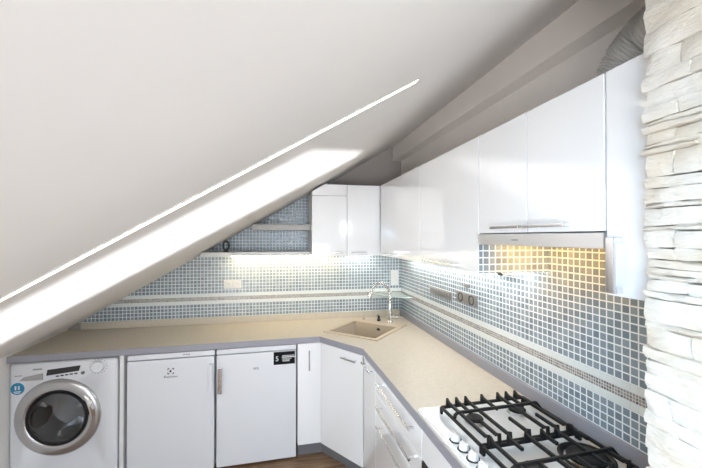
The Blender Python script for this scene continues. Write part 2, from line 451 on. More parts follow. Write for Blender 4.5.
# ------------------------------------------------------------------ tap
tb = Vector((.945, 2.955, zs + .009)); hd = Vector((.762, 2.935, 0))
tap = thing('kitchen_tap', 'tall chrome spring-neck mixer tap arching over the corner sink', 'tap', tb)
MB().lathe([(0, 0), (.027, 0), (.027, .006), (.020, .012), (.019, .15), (.014, .158), (0, .158)], T(*tb), 24).build('base', M['chrome'], tap)
arc = []
top = tb.z + .205; rz = .138; r = .5 * (hd.xy - tb.xy).length; dxy = (hd.xy - tb.xy).normalized(); mid = (hd.xy + tb.xy) / 2
for i in range(8): arc.append((tb.x, tb.y, tb.z + .10 + (top - tb.z - .10) * i / 8))
for i in range(25):
    a = math.radians(158) * i / 24
    p = mid - dxy * r * math.cos(a); arc.append((p.x, p.y, top + rz * math.sin(a)))
MB().tube(arc, .0085, 12).build('neck', M['chrome'], tap)
# spring coil wound round the neck
def resample(path, n):
    P = [Vector(p) for p in path]; d = [0]
    for a, c in zip(P, P[1:]): d.append(d[-1] + (c - a).length)
    out = []; j = 0
    for i in range(n):
        s = d[-1] * i / (n - 1)
        while j < len(d) - 2 and d[j + 1] < s: j += 1
        out.append(P[j].lerp(P[j + 1], (s - d[j]) / (d[j + 1] - d[j])))
    return out, d[-1]
cp, ln = resample(arc[5:], 480); turns = ln / .011; coil = []
side = Vector((dxy.y, -dxy.x, 0))
for i, p in enumerate(cp):
    a = (cp[min(i + 1, 479)] - cp[max(i - 1, 0)]).normalized(); nn = a.cross(side).normalized()
    w = 2 * PI * turns * i / 479; coil.append(p + (side * math.cos(w) + nn * math.sin(w)) * .0125)
MB().tube(coil, .0024, 5).build('spring', M['chrome'], tap)
tip = Vector(arc[-1]); td = (tip - Vector(arc[-3])).normalized()
MB().tube([tip - td * .004, tip, tip + td * .012, tip + td * .036, tip + td * .042], [.009, .012, .016, .017, .014], 18).build('spray_head', M['chrome'], tap)
MB().tube([(tb.x, tb.y, tb.z + .045), (tb.x + .05, tb.y - .03, tb.z + .045)], .014, 14).tube([(tb.x + .048, tb.y - .029, tb.z + .046), (tb.x + .105, tb.y - .06, tb.z + .05)], [.009, .006], 10).build('lever', M['chrome'], tap)

# ------------------------------------------------------------------ helpers for fronts
def bar_handle(p0, p1, out, parent, name='handle', r=.006, m='handle'):
    """bar between p0 and p1 standing off by vector out on two posts"""
    p0, p1, out = Vector(p0), Vector(p1), Vector(out); d = (p1 - p0).normalized()
    b = MB().tube([p0 + out, p1 + out], r, 10)
    for q in (p0 + d * .018, p1 - d * .018): b.tube([q + out, q], r * .85, 8)
    return b.build(name, M[m], parent)
def flat_handle(p0, p1, out, up_, parent, h=.012, m='handle'):
    p0, p1, out, u = Vector(p0), Vector(p1), Vector(out), Vector(up_); d = (p1 - p0).normalized(); o1 = out * .72
    b = MB()
    def bx(a, c, oa, ob):
        b.hexa([a + oa - u * h / 2, c + oa - u * h / 2, c + ob - u * h / 2, a + ob - u * h / 2, a + oa + u * h / 2, c + oa + u * h / 2, c + ob + u * h / 2, a + ob + u * h / 2], .0015, 2)
    bx(p0, p1, o1, out)
    bx(p0, p0 + d * .014, o1, out * 0); bx(p1 - d * .014, p1, o1, out * 0)
    return b.build('handle', M[m], parent)
def front_back(x0, x1, d0, d1, z0, z1, bev=.003):
    """slab parallel to the back worktop's front line: d0..d1 behind that line"""
    return MB().hexa([(x0, fy(x0) + d0, z0), (x1, fy(x1) + d0, z0), (x1, fy(x1) + d1, z0), (x0, fy(x0) + d1, z0),
                      (x0, fy(x0) + d0, z1), (x1, fy(x1) + d0, z1), (x1, fy(x1) + d1, z1), (x0, fy(x0) + d1, z1)], bev)
def front_right(y0, y1, d0, d1, z0, z1, bev=.003):
    return MB().hexa([(fx(y0) + d0, y0, z0), (fx(y0) + d1, y0, z0), (fx(y1) + d1, y1, z0), (fx(y1) + d0, y1, z0),
                      (fx(y0) + d0, y0, z1), (fx(y0) + d1, y0, z1), (fx(y1) + d1, y1, z1), (fx(y1) + d0, y1, z1)], bev)

# ------------------------------------------------------------------ washing machine
wx0, wx1 = -1.657, -1.045
wy = fy(-1.35)
wm = thing('washing_machine', 'white front-loading washing machine with a big silver porthole at the low end of the worktop', 'washing machine', ((wx0 + wx1) / 2, wy + .28, 0))
MB().box(wx0, wx1, wy, YB - .07, .012, .838, .022, 4).build('body', M['appliance'], wm)
for fx0 in (wx0 + .03, wx1 - .07): MB().box(fx0, fx0 + .04, wy + .03, wy + .07, 0, .02).build('foot', M['dark_gap'], wm)
dc = (-1.381, wy, .485); DM = T(*dc) @ RX(90)
door = MB().lathe([(.172, .004), (.174, .014), (.180, .020), (.196, .024), (.222, .022), (.236, .014), (.244, .004), (.245, -.004), (.172, -.004)], DM, 64, True).build('door', M['ring'], wm, smooth=50)
MB().lathe([(.150, .004), (.154, .012), (.172, .018), (.174, .0)], DM, 64).build('inner_ring', M['black'], door)
MB().lathe([(0, -.012), (.07, -.006), (.12, .008), (.158, .016), (.160, .012), (.12, .003), (.07, -.011), (0, -.017)], DM, 64).build('glass', M['porthole'], door)
MB().lathe([(.162, .0), (.150, -.02), (.145, -.20), (.10, -.215), (0, -.22)], T(dc[0], dc[1] - .001, dc[2]) @ RX(90), 48).build('drum', M['drum'], wm)
# drum must sit in a cavity: the body front gets a round opening
db = bpy.data.objects['body'] if 'body' in bpy.data.objects else None
def cut_front(target, mtx, r, d0, d1):
    c = MB().lathe([(0, d0), (r, d0), (r, d1), (0, d1)], mtx, 64).build('cutter', M['dark_gap'])
    md = target.modifiers.new('opening', 'BOOLEAN'); md.operation = 'DIFFERENCE'; md.solver = 'EXACT'; md.object = c
    dg = bpy.context.evaluated_depsgraph_get(); me = bpy.data.meshes.new_from_object(target.evaluated_get(dg))
    target.modifiers.clear(); target.data = me; bpy.data.objects.remove(c)
wbody = [o for o in wm.children if o.name.startswith('body')][0]
cut_front(wbody, DM, .163, -.24, .05)
for k in range(3):
    a = math.radians(25 + 120 * k)
    MB().hexa([(dc[0] + math.cos(a + s) * rr, dc[1] + yy, dc[2] + math.sin(a + s) * rr) for yy in (.03, .20) for (s, rr) in ((-.14, .146), (.14, .146), (.06, .100), (-.06, .100))], .008).build('drum_paddle', M['ring'], wm)
# chrome grip on the right of the porthole ring
gp = []
for i in range(15):
    a = math.radians(-6 + 46 * i / 14); gp.append((dc[0] + .205 * math.cos(a), wy - .024, dc[2] + .205 * math.sin(a)))
MB().tube(gp, [.005 + .013 * math.sin(PI * i / 14) for i in range(15)], 10).build('grip', M['chrome'], door)
gp = []
for i in range(13):
    a = math.radians(0 + 34 * i / 12); gp.append((dc[0] + .174 * math.cos(a), wy - .020, dc[2] + .174 * math.sin(a)))
MB().tube(gp, [.003 + .013 * math.sin(PI * i / 12) for i in range(13)], 8).build('grip_recess', M['black'], door)
F = wy - .0015
MB().hexa([(-1.452, F, .752), (-1.268, F, .771), (-1.268, wy, .771), (-1.452, wy, .752), (-1.445, F, .790), (-1.258, F, .806), (-1.258, wy, .806), (-1.445, wy, .790)]).build('display', M['blackgloss'], wm)
for i in range(5):
    x = -1.398 + .026 * i
    MB().box(x, x + .019, F - .002, wy, .742 + .0025 * i, .750 + .0025 * i, .001).build('button', M['dark_gap'], wm)
MB().lathe([(0, .006), (.010, .006), (.011, 0)], T(-1.245, wy, .757) @ RX(90), 18).build('start_button', M['plinth'], wm)
dl = MB().lathe([(0, .028), (.030, .028), (.034, .024), (.037, 0)], T(-1.155, wy, .792) @ RX(90), 32).box(-1.157, -1.153, wy - .030, wy - .02, .80, .824).build('dial', M['appliance'], wm)
tk = MB()
for k in range(16):
    a = 2 * PI * k / 16; x, z = -1.155 + .049 * math.cos(a), .792 + .046 * math.sin(a); tk.box(x - .004, x + .004, F, wy, z - .0018, z + .0018)
tk.build('dial_marking', M['print_grey'], wm)
MB().hexa([(-1.600, F - .003, .728), (-1.468, F - .003, .728), (-1.468, wy, .728), (-1.600, wy, .728), (-1.575, F - .003, .752), (-1.468, F - .003, .772), (-1.468, wy, .772), (-1.575, wy, .752)], .002).build('detergent_drawer', M['ring'], wm)
st = MB().lathe([(0, .0012), (.037, .0012), (.038, 0)], T(-1.608, wy, .682) @ RX(90), 40).build('sticker', M['sticker_blue'], wm)
pr = MB()
for x, z, w, h in ((-1.618, .688, .008, .024), (-1.600, .688, .008, .024), (-1.608, .664, .040, .005), (-1.608, .655, .030, .004)): pr.box(x - w / 2, x + w / 2, wy - .0022, wy - .001, z - h / 2, z + h / 2)
pr.build('print', M['print_white'], st)
pr = MB()
for x, z, w, h in ((-1.615, .762, .018, .006), (-1.594, .763, .018, .006)): pr.box(x - w / 2, x + w / 2, F, wy, z - h / 2, z + h / 2)
pr.build('rating_print', M['print_grey'], wm)
MB().box(-1.525, -1.475, F, wy, .792, .802).build('brand_print', M['print_grey'], wm)

# white panel between washing machine and fridges
tag(front_back(-1.034, -1.010, 0, .58, 0, WT0 - .001, .001).build('end_panel', M['carcass']), 'narrow white upright panel between washing machine and fridges', 'panel')

# ------------------------------------------------------------------ fridges
def fridge(x0, x1, label, plain):
    xm = (x0 + x1) / 2; y = fy(xm) + .004
    f = thing('refrigerator', label, 'refrigerator', (xm, y + .28, 0), 'under-counter fridges')
    front_back(x0, x1, .055, .57, .015, .842, .004).build('body', M['appliance'], f)
    front_back(x0 + .002, x1 - .002, .047, .056, .05, .80, 0).build('door_seal', M['appliance_grey'], f)
    front_back(x0, x1, .004, .056, .806, .842, .006).build('top_panel', M['appliance'], f)
    d = front_back(x0 + .001, x1 - .001, -.004, .046, .018, .802, .008).build('door', M['appliance'], f)
    for x in (x0 + .03, x1 - .03):
        MB().lathe([(0, 0), (.016, 0), (.016, .018), (0, .018)], T(x, fy(x) + .09, 0), 12).build('foot', M['dark_gap'], f)
    return f, d, fy(xm) - .004
f1, d1, y1 = fridge(-.992, -.441, 'white under-counter fridge beside the narrow panel, with a white handle and square emblem', False)
tilt = RZ(math.degrees(math.atan(.0326)))
def onf(x, z, k=.001): return T(x, fy(x) - .004 - k, z) @ tilt @ RX(90)
# small recessed pull on the right edge
hx = -.463
MB().box(hx - .014, hx + .014, fy(hx) - .036, fy(hx) - .024, .565, .755, .005).box(hx - .010, hx + .010, fy(hx) - .026, fy(hx) - .002, .565, .585, .003).box(hx - .010, hx + .010, fy(hx) - .026, fy(hx) - .002, .735, .755, .003).build('handle', M['appliance'], d1)
# emblem: square cut by two half rounds and a dark drop in the middle
em = MB()
for sx, sz, a0 in ((-1, 1, 0), (1, 1, 0), (-1, -1, 0), (1, -1, 0)):
    pts = [(sx * .020, sz * .020), (sx * .004, sz * .020)] + [(sx * (.020 - .016 * math.cos(q)) * 1, sz * (.020 - .016 * math.sin(q))) for q in [PI / 2 * k / 5 for k in range(1, 5)]][::-1]
    pts = [(sx * .020, sz * .020), (sx * .004, sz * .020), (sx * .010, sz * .017), (sx * .016, sz * .011), (sx * .020, sz * .004)]
    em.prism(pts, 0, .0008, 0, onf(-.722, .722))
em.prism([(-.012, 0), (.004, .012), (.004, -.012)], 0, .0008, 0, onf(-.722, .722))
em.build('emblem', M['print_black'], d1, smooth=0)
text('lettering', 'Electrolux', .021, onf(-.722, .684), M['print_black'], d1)
pr = MB()
for i in range(3): pr.box(-.645 + i * .016, -.637 + i * .016, fy(-.63) + .0015, fy(-.63) + .006, .823, .829)
pr.build('indicator', M['print_black'], [c for c in f1.children if c.name.startswith('top_panel')][0])
f2, d2, y2 = fridge(-.430, .128, 'white under-counter fridge with a black sticker and steel handle, nearer the sink', True)
hx = -.402
MB().box(hx - .014, hx + .014, fy(hx) - .040, fy(hx) - .028, .545, .728, .003).build('handle', M['handle'], d2)
for hz in (.555, .70): MB().box(hx - .009, hx + .009, fy(hx) - .029, fy(hx) - .003, hz, hz + .02, .002).build('handle_post', M['handle'], d2)
text('lettering', 'AEG', .022, onf(-.160, .692), M['print_black'], d2)
stk = MB().prism([(-.077, -.046), (.077, -.046), (.077, .046), (-.077, .046)], 0, .0008, 0, onf(.040, .752, .0002)).build('sticker', M['sticker_black'], d2, smooth=0)
text('lettering', '5', .050, onf(-.012, .748, .0012), M['print_white'], stk)
pr = MB()
for u, v, w, h in ((.015, .017, .085, .004), (.018, .006, .095, .007), (.006, -.006, .066, .003), (0, -.014, .055, .003), (.0, -.022, .050, .004)):
    pr.prism([(u - w / 2, v - h / 2), (u + w / 2, v - h / 2), (u + w / 2, v + h / 2), (u - w / 2, v + h / 2)], 0, .0006, 0, onf(.052, .752, .0012))
pr.build('print', M['print_white'], stk, smooth=0)

# ------------------------------------------------------------------ base cabinets
ZB = .098
nc = thing('base_cabinet', 'narrow white base cabinet with a vertical handle between fridge and corner cabinet', 'base cabinet', (.22, 2.95, ZB), 'white base cabinets')
front_back(.136, C0[0] + .0, .022, .57, ZB, WT0 - .002, 0).build('body', M['carcass'], nc)
d = front_back(.138, C0[0] + .008, .0, .019, ZB, .845, .002).build('door', M['gloss'], nc)
bar_handle((.221, fy(.221), .652), (.221, fy(.221), .798), (0, -.028, 0), d)
# diagonal corner cabinet
dd = (Vector(C1) - Vector(C0)).normalized(); dn = Vector((dd.y, -dd.x))   # outward towards the room
if dn.x > 0: dn = -dn
A0, A1 = Vector(C0) + dd * .010, Vector(C1) - dd * .006
cc = thing('corner_base_cabinet', 'white diagonal corner base cabinet under the sink with a small handle near its top', 'base cabinet', (.62, 2.75, ZB), 'white base cabinets')
q = lambda P, k: (P.x - dn.x * k, P.y - dn.y * k)
MB().prism([q(A0, .022), q(A1, .022), (fx(2.31) + .03, 2.31), (.70, 2.31), (.70, 2.40), (.33, 2.80), (.312, 2.80), (.312, 2.70)], ZB, .70, 0).build('body', M['carcass'], cc, smooth=0)
d = MB().prism([q(A0, .0), q(A1, .0), q(A1, .019), q(A0, .019)], ZB, .845, .002).build('door', M['gloss'], cc)
h0, h1 = A0 + dd * .235, A0 + dd * .375
bar_handle((h0.x, h0.y, .795), (h1.x, h1.y, .795), (dn.x * .028, dn.y * .028, 0), d)
# slim pull-out
pc = thing('pullout_cabinet', 'slim white pull-out base cabinet right of the corner cabinet, with one short handle', 'base cabinet', (.85, 2.16, ZB), 'white base cabinets')
front_right(2.032, 2.296, .022, .50, ZB, .70, 0).build('body', M['carcass'], pc)
d = front_right(2.032, 2.302, .0, .019, ZB, .845, .002).build('door', M['gloss'], pc)
bar_handle((fx(2.26), 2.26, .818), (fx(2.07), 2.07, .818), (-.028, 0, 0), d)
# drawers
dw = thing('drawer_cabinet', 'white three-drawer base cabinet with long bar handles left of the oven', 'base cabinet', (.85, 1.7, ZB), 'white base cabinets')
front_right(1.386, 2.026, .022, .56, ZB, WT0 - .002, 0).build('body', M['carcass'], dw)
for z0, z1, hz in ((.722, .845, .812), (.612, .719, .684), (ZB, .609, .574)):
    d = front_right(1.386, 2.028, .0, .019, z0, z1, .002).build('drawer', M['gloss'], dw)
    bar_handle((fx(1.925), 1.925, hz), (fx(1.445), 1.445, hz), (-.030, 0, 0), d, r=.0065)
# oven
ov = thing('built_in_oven', 'built-in oven with black glass door below the gas hob', 'oven', (.85, 1.08, ZB))
front_right(.782, 1.380, .024, .56, ZB, WT0 - .002, 0).build('body', M['carcass'], ov)
front_right(.784, 1.378, .0, .022, .725, .845, .002).build('control_panel', M['gloss'], ov)
d = front_right(.784, 1.378, -.004, .022, ZB + .01, .720, .003).build('door', M['blackgloss'], ov)
bar_handle((fx(1.34), 1.34, .685), (fx(.82), .82, .685), (-.035, 0, 0), d, r=.008)
tag(front_right(.645, .780, .0, .50, ZB, WT0 - .002, .002).build('filler_panel', M['gloss']), 'white filler panel beyond the oven against the stone pillar', 'panel')
# plinth
pl = MB(); T0 = .045
pp = [(.14, fy(.14) + T0), (.322, fy(.32) + T0), (C1[0] + .060, C1[1] + .02), (fx(.65) + .055, .65)]
strip(pp, 0, ZB - .002, 0, -.016).build('plinth', M['plinth'], None, smooth=0)
tag(bpy.data.objects['plinth'], 'dark grey plinth board along the foot of the base cabinets', 'plinth')

# ------------------------------------------------------------------ gas hob
hx0, hx1, hy0, hy1 = .592, 1.080, .868, 1.455
hc = ((hx0 + hx1) / 2, (hy0 + hy1) / 2); HR = T(hc[0], hc[1], 0) @ RZ(2.2) @ T(-hc[0], -hc[1], 0)
hob = thing('gas_hob', 'white enamel gas hob with black cast iron grates set in the worktop', 'hob', (hc[0], hc[1], WT1))
def hbuild(b, name, m, parent=None, **k):
    b.bm.transform(HR); return b.build(name, m, parent or hob, **k)
def rrect(x0, x1, y0, y1, r, n=6):
    out = []
    for cx_, cy_, a0 in ((x1 - r, y1 - r, 0), (x0 + r, y1 - r, 90), (x0 + r, y0 + r, 180), (x1 - r, y0 + r, 270)):
        for k in range(n + 1):
            a = math.radians(a0 + 90 * k / n); out.append((cx_ + r * math.cos(a), cy_ + r * math.sin(a)))
    return out
hbuild(MB().prism(rrect(hx0, hx1, hy0, hy1, .018), WT1, WT1 + .008, .0).prism(rrect(hx0 + .006, hx1 - .006, hy0 + .006, hy1 - .006, .014), WT1 + .007, WT1 + .012, .002), 'plate', M['hobwhite'])
zt = WT1 + .012
for i, y in enumerate((1.196, 1.140, 1.084, 1.028, .972)):
    kb = hbuild(MB().lathe([(0, .022), (.013, .022), (.016, .020), (.018, .006), (.018, .0)], T(.628, y, zt), 24).box(.626, .630, y - .017, y + .016, zt + .021, zt + .025, .001), 'knob', M['hobwhite'])
    hbuild(MB().lathe([(0, .003), (.0225, .003), (.0235, 0)], T(.628, y, zt), 24), 'knob_ring', M['print_black'], kb)
for x, y, r in ((.770, 1.295, .034), (.985, 1.320, .036), (.985, .990, .062), (.770, .985, .028)):
    bu = hbuild(MB().lathe([(0, .010), (r * .95, .010), (r * 1.05, .006), (r * 1.15, 0)], T(x, y, zt), 32), 'burner', M['alu'])
    hbuild(MB().lathe([(0, .021), (r * .82, .021), (r * .95, .017), (r * .95, .010), (0, .010)], T(x, y, zt), 32), 'burner_cap', M['black'], bu)
    if r > .05: hbuild(MB().lathe([(r * 1.05, .006), (r * 1.30, .008), (r * 1.36, .014), (r * 1.26, .016), (r * 1.12, .012)], T(x, y, zt), 32), 'flame_ring', M['black'], bu)
def grate(y0, y1, spikes, yc):
    b = MB(); zf = zt + .026; zb = zt + .046; x0, x1 = .672, 1.066
    # raised outer frame with cranked legs
    for ya in (y0, y1):
        b.sqbar([(x0, ya, zf), (x1, ya, zf)], .010, .012)
    for xa in (x0, x1):
        b.sqbar([(xa, y0, zf), (xa, y1, zf)], .010, .012)
    for xa in (x0, x1):
        for ya in (y0, y1): b.box(xa - .005, xa + .005, ya - .005, ya + .005, zt, zf)
    ym = (y0 + y1) / 2
    for i, x in enumerate(spikes):
        full = i % 2 == 0
        if full: runs = [[(x, y1 + .002, zf), (x, y1, zb + .011), (x, y1 - .016, zb), (x, y0 + .016, zb), (x, y0, zb + .011), (x, y0 - .002, zf)]]
        else: runs = [[(x, y1 + .002, zf), (x, y1, zb + .011), (x, y1 - .016, zb), (x, ym + .035, zb)], [(x, ym - .035, zb), (x, y0 + .016, zb), (x, y0, zb + .011), (x, y0 - .002, zf)]]
        for rr in runs: b.sqbar(rr, .010, .012)
    # raised cross bar over the burners, cranked down to the frame at both ends
    b.sqbar([(x0, yc, zf - .006), (x0 + .006, yc, zb - .004), (x0 + .016, yc, zb + .004), (x1 - .016, yc, zb + .004), (x1 - .002, yc - .012, zf)], .010, .012)
    return b
hbuild(grate(1.105, 1.385, (.700, .742, .785, .862, .940, .982, 1.026), 1.285), 'grate', M['black'])
hbuild(grate(.885, 1.093, (.700, .770, .840, .905, .965, 1.030), .955), 'grate', M['black'])

# ------------------------------------------------------------------ wall cabinets
ZT, ZC = 2.06, 1.485
def wall_cab_right(y0, y1, z0, label, doors, handles):
    c = thing('wall_cabinet', label, 'wall cabinet', ((XC + XR) / 2, (y0 + y1) / 2, z0), 'white wall cabinets')
    MB().box(XC + .019, XR - .001, y0 + .001, y1 - .001, z0, ZT, .001).build('body', M['carcass'], c)
    for i, (a, e) in enumerate(doors):
        d = MB().box(XC, XC + .018, a + .0012, e - .0012, z0, ZT, .002).build('door', M['gloss'], c)
        if i < len(handles):
            ya, yb, za, zb_ = handles[i]; vert = abs(yb - ya) < .01
            flat_handle((XC, ya, za), (XC, yb, zb_), (-.030, 0, 0), (0, 1, 0) if vert else (0, 0, 1), d, h=.022 if vert else .010)
    return c
wall_cab_right(1.983, YC - .02, ZC, 'white gloss wall cabinet on the right wall meeting the cabinet corner', [(1.983, YC - .022)], [(2.70, 2.40, 1.507, 1.507)])
wall_cab_right(1.352, 1.981, ZC, 'white gloss wall cabinet just left of the cooker hood', [(1.352, 1.981)], [(1.90, 1.53, 1.507, 1.507)])
wall_cab_right(.762, 1.350, 1.652, 'white gloss double-door wall cabinet above the cooker hood', [(1.056, 1.349), (.763, 1.055)], [(1.228, 1.062, 1.672, 1.672), (1.048, .872, 1.672, 1.672)])
wall_cab_right(.63, .760, 1.49, 'tall narrow white gloss wall cabinet beside the stone pillar', [(.63, .760)], [(.725, .725, 1.636, 1.500)])
def wall_cab_back(x0, x1, label, fronts, hnd):
    c = thing('wall_cabinet', label, 'wall cabinet', ((x0 + x1) / 2, 3.05, ZC), 'white wall cabinets')
    MB().box(x0 + .001, x1 - .001, YC + .019, YB - .001, ZC, ZT - .01, .001).build('body', M['carcass'], c)
    for i, (z0, z1) in enumerate(fronts):
        if i == 0:
            d = MB().box(x0 + .001, x1 - .0015, YC, YC + .018, z0, z1, .002).build('door', M['gloss'], c)
            flat_handle((hnd[0], YC, 1.512), (hnd[1], YC, 1.512), (0, -.028, 0), (0, 0, 1), d, h=.010)
        else:   # top flap cut to the roof slope
            zl = min(z1, slope(x0) - .02); xk = (z1 + .02 - SZ) / SM
            pts = [(x0 + .001, z0), (x1 - .0015, z0), (x1 - .0015, z1), (min(x1 - .002, max(x0 + .002, xk)), z1), (x0 + .001, zl)]
            MB().prism(pts, 0, .018, .0, T(0, YC + .018, 0) @ RX(90)).build('flap', M['gloss'], c, smooth=0)
    return c
def trim_body(c):  # body follows the slope too
    pass
cbl = thing('wall_cabinet', 'white gloss wall cabinet with a top flap beside the open tiled shelves', 'wall cabinet', (.40, 3.05, ZC), 'white wall cabinets')
xk = (ZT - SZ) / SM
MB().prism([(.259, ZC), (.541, ZC), (.541, ZT), (xk + .03, ZT), (.259, slope(.259) - .02)], 0, YB - YC - .022, 0, T(0, YB - .002, 0) @ RX(90)).build('body', M['carcass'], cbl, smooth=0)
d = MB().box(.258, .5405, YC, YC + .018, ZC, 1.966, .002).build('door', M['gloss'], cbl)
flat_handle((.392, YC, 1.512), (.512, YC, 1.512), (0, -.028, 0), (0, 0, 1), d, h=.010)
MB().prism([(.258, 1.969), (.5405, 1.969), (.5405, ZT), (xk + .03, ZT), (.258, slope(.258) - .02)], 0, .018, 0, T(0, YC + .018, 0) @ RX(90)).build('flap', M['gloss'], cbl, smooth=0)
cbr = thing('wall_cabinet', 'white gloss full-height wall cabinet in the corner of the back wall', 'wall cabinet', (.68, 3.05, ZC), 'white wall cabinets')
MB().box(.544, XC + .017, YC + .019, YB - .001, ZC, ZT, .001).build('body', M['carcass'], cbr)
d = MB().box(.5435, XC - .004, YC, YC + .018, ZC, ZT, .002).build('door', M['gloss'], cbr)
flat_handle((.566, YC, 1.512), (.705, YC, 1.512), (0, -.028, 0), (0, 0, 1), d, h=.010)

# ------------------------------------------------------------------ cooker hood
hd_ = thing('cooker_hood', 'brushed steel slide-out cooker hood under the double wall cabinet', 'cooker hood', (.98, 1.055, 1.60))
MB().box(XC + .019, XR - .002, .764, 1.348, 1.612, 1.650, .002).build('body', M['carcass'], hd_)
fr = MB().box(XC - .006, XC + .018, .763, 1.349, 1.606, 1.648, .003).build('front_strip', M['steel'], hd_)
MB().box(XC - .0068, XC - .0055, 1.095, 1.130, 1.624, 1.629).build('print', M['print_grey'], fr, smooth=0)
for y in (.90, 1.20):
    MB().lathe([(0, 0), (.028, 0), (.030, .006), (.0, .006)], T(1.0, y, 1.606), 20).build('lamp', M['amber'], hd_)
# tiled return on the flank of the cabinet beside the hood
struct(MB().box(XC + .002, XR, 1.345, 1.3515, ZC, 1.606).build('trim_1', M['tile_back'], smooth=0))

# ------------------------------------------------------------------ open shelves and what stands on them
def shelf(z0, z1, y0, label, m, xr):
    xa = (z1 - SZ) / SM + .004
    b = MB().hexa([((z0 - SZ) / SM + .004 if False else xa, y0, z0), (xr, y0, z0), (xr, YB - .001, z0), (xa, YB - .001, z0), (xa, y0, z1), (xr, y0, z1), (xr, YB - .001, z1), (xa, YB - .001, z1)], .002)
    return tag(b.build('shelf', m), label, 'shelf', 'open shelves in the tiled alcove')
shelf(1.482, 1.514, 2.99, 'long pale lower shelf above the double socket', M['shelfpale'], .256)
shelf(1.694, 1.742, 3.0, 'short grey upper shelf under the roof slope', M['shelf'], .256)
orn = thing('ring_ornament', 'small dark ring-shaped ornament at the low end of the lower shelf', 'ornament', (-.425, 3.06, 1.514))
ring = [(-.425 + .022 * math.sin(2 * PI * k / 24), 3.06, 1.514 + .052 + .036 * math.cos(2 * PI * k / 24)) for k in range(25)]
MB().tube(ring, .008, 8, cap=False).build('ring', M['print_black'], orn)
MB().lathe([(0, 0), (.024, 0), (.022, .010), (.008, .018), (0, .018)], T(-.425, 3.06, 1.514), 20).build('base', M['print_black'], orn)

# ------------------------------------------------------------------ lamps (fittings)
def led(name, x0, x1, y0, y1, z0, z1, m, label, grp=None):
    t_ = thing(name, label, 'light', ((x0 + x1) / 2, (y0 + y1) / 2, z1), grp)
    MB().box(x0, x1, y0, y1, z1 - .006, z1, .0).build('channel', M['frame'], t_, smooth=0)
    MB().box(x0 + .002, x1 - .002, y0 + .002, y1 - .002, z0, z1 - .006, .002).build('diffuser', m, t_)
G = 'under-cabinet light bars'
led('light_bar', -.40, .255, 3.165, 3.20, 1.466, 1.481, M['ledwarm'], 'long warm light bar under the lower shelf', G)
led('light_bar', .27, .53, 3.165, 3.20, 1.470, 1.484, M['ledwarm'], 'warm light bar under the wall cabinet with the top flap', G)
led('light_bar', .60, .84, 3.165, 3.20, 1.470, 1.484, M['ledcool'], 'white light bar under the corner cabinet on the back wall', G)
led('light_bar', 1.07, 1.105, 1.42, 3.0, 1.470, 1.484, M['ledcool'], 'long white light bar under the right-hand wall cabinets', G)
# unseen roof window assumed behind the viewer, frame added around its lamp
wf = MB()
def wbar(x0, x1, y0, y1): wf.hexa([(x, y, slope(x) - d) for d in (.022, -.01) for x, y in ((x0, y0), (x1, y0), (x1, y1), (x0, y1))])
wbar(-.46, -.42, -.60, -.12); wbar(.0, .04, -.60, -.12); wbar(-.42, 0, -.60, -.56); wbar(-.42, 0, -.16, -.12)
struct(wf.build('assumed_window', M['carcass'], smooth=0))
# light line let into the slope, running with the roof pitch
la, lb = -1.45, .405
ls = thing('ceiling_light_strip', 'thin glowing light strip set into the sloping ceiling', 'light', (0, 1.0, slope(0)))
def sl_box(x0, x1, y0, y1, d0, d1):
    n = Vector((SM, 0, -1)).normalized()
    P = lambda x, y, k: Vector((x, y, slope(x))) + n * k
    return MB().hexa([P(x0, y0, d0), P(x1, y0, d0), P(x1, y1, d0), P(x0, y1, d0), P(x0, y0, d1), P(x1, y0, d1), P(x1, y1, d1), P(x0, y1, d1)])
sl_box(la, lb, .989, 1.015, .0002, .0025).build('diffuser', M['ledstrip'], ls, smooth=0)
b = sl_box(la, lb, .982, .9885, .0002, .003); b2 = sl_box(la, lb, 1.0155, 1.021, .0002, .003)
b.build('profile', M['frame'], ls, smooth=0); b2.build('profile', M['frame'], ls, smooth=0)

# ------------------------------------------------------------------ sockets and small wall fittings
s1 = thing('double_socket', 'white double wall socket on the back tiles above the fridges', 'socket', (-.397, YB, 1.226), 'wall sockets')
MB().box(-.470, -.324, YB - .010, YB - .0005, 1.186, 1.264, .004).build('frame', M['socketwhite'], s1)
for x in (-.433, -.361):
    so_ = MB().lathe([(.022, .012), (.026, .013), (.029, .010), (.029, .002), (0, .002), (0, .004), (.021, .004), (.022, .012)], T(x, YB - .0005, 1.225) @ RX(90), 28).build('insert', M['socketwhite'], s1)
    MB().lathe([(0, .0055), (.003, .0055), (.003, .004)], T(x - .0095, YB - .0005, 1.225) @ RX(90), 10).lathe([(0, .0055), (.003, .0055), (.003, .004)], T(x + .0095, YB - .0005, 1.225) @ RX(90), 10).build('pin_hole', M['dark_gap'], so_)
s2 = thing('wall_switch', 'white upright double switch on the back tiles in the corner above the tap', 'switch', (1.085, YB, 1.25))
MB().box(1.045, 1.125, YB - .010, YB - .0005, 1.180, 1.322, .004).build('frame', M['socketwhite'], s2)
for z in (1.216, 1.286): MB().box(1.056, 1.114, YB - .015, YB - .009, z - .027, z + .027, .003).build('rocker', M['socketwhite'], s2)
s3 = thing('double_socket', 'grey metal double socket on the right wall tiles', 'socket', (XR, 2.02, 1.255), 'wall sockets')
MB().box(XR - .014, XR - .0005, 1.905, 2.143, 1.222, 1.288, .004).build('frame', M['socketgrey'], s3)
for y in (2.085, 1.955):
    so_ = MB().lathe([(.024, .016), (.028, .017), (.030, .014), (.030, .004), (0, .004), (.0, .006), (.023, .006), (.024, .016)], T(XR, y, 1.255) @ RY(-90), 28).build('insert', M['dark_gap'], s3)
s4 = thing('flap_socket', 'grey metal flap socket strip on the right tiles behind the tap', 'socket', (XR, 2.38, 1.232), 'wall sockets')
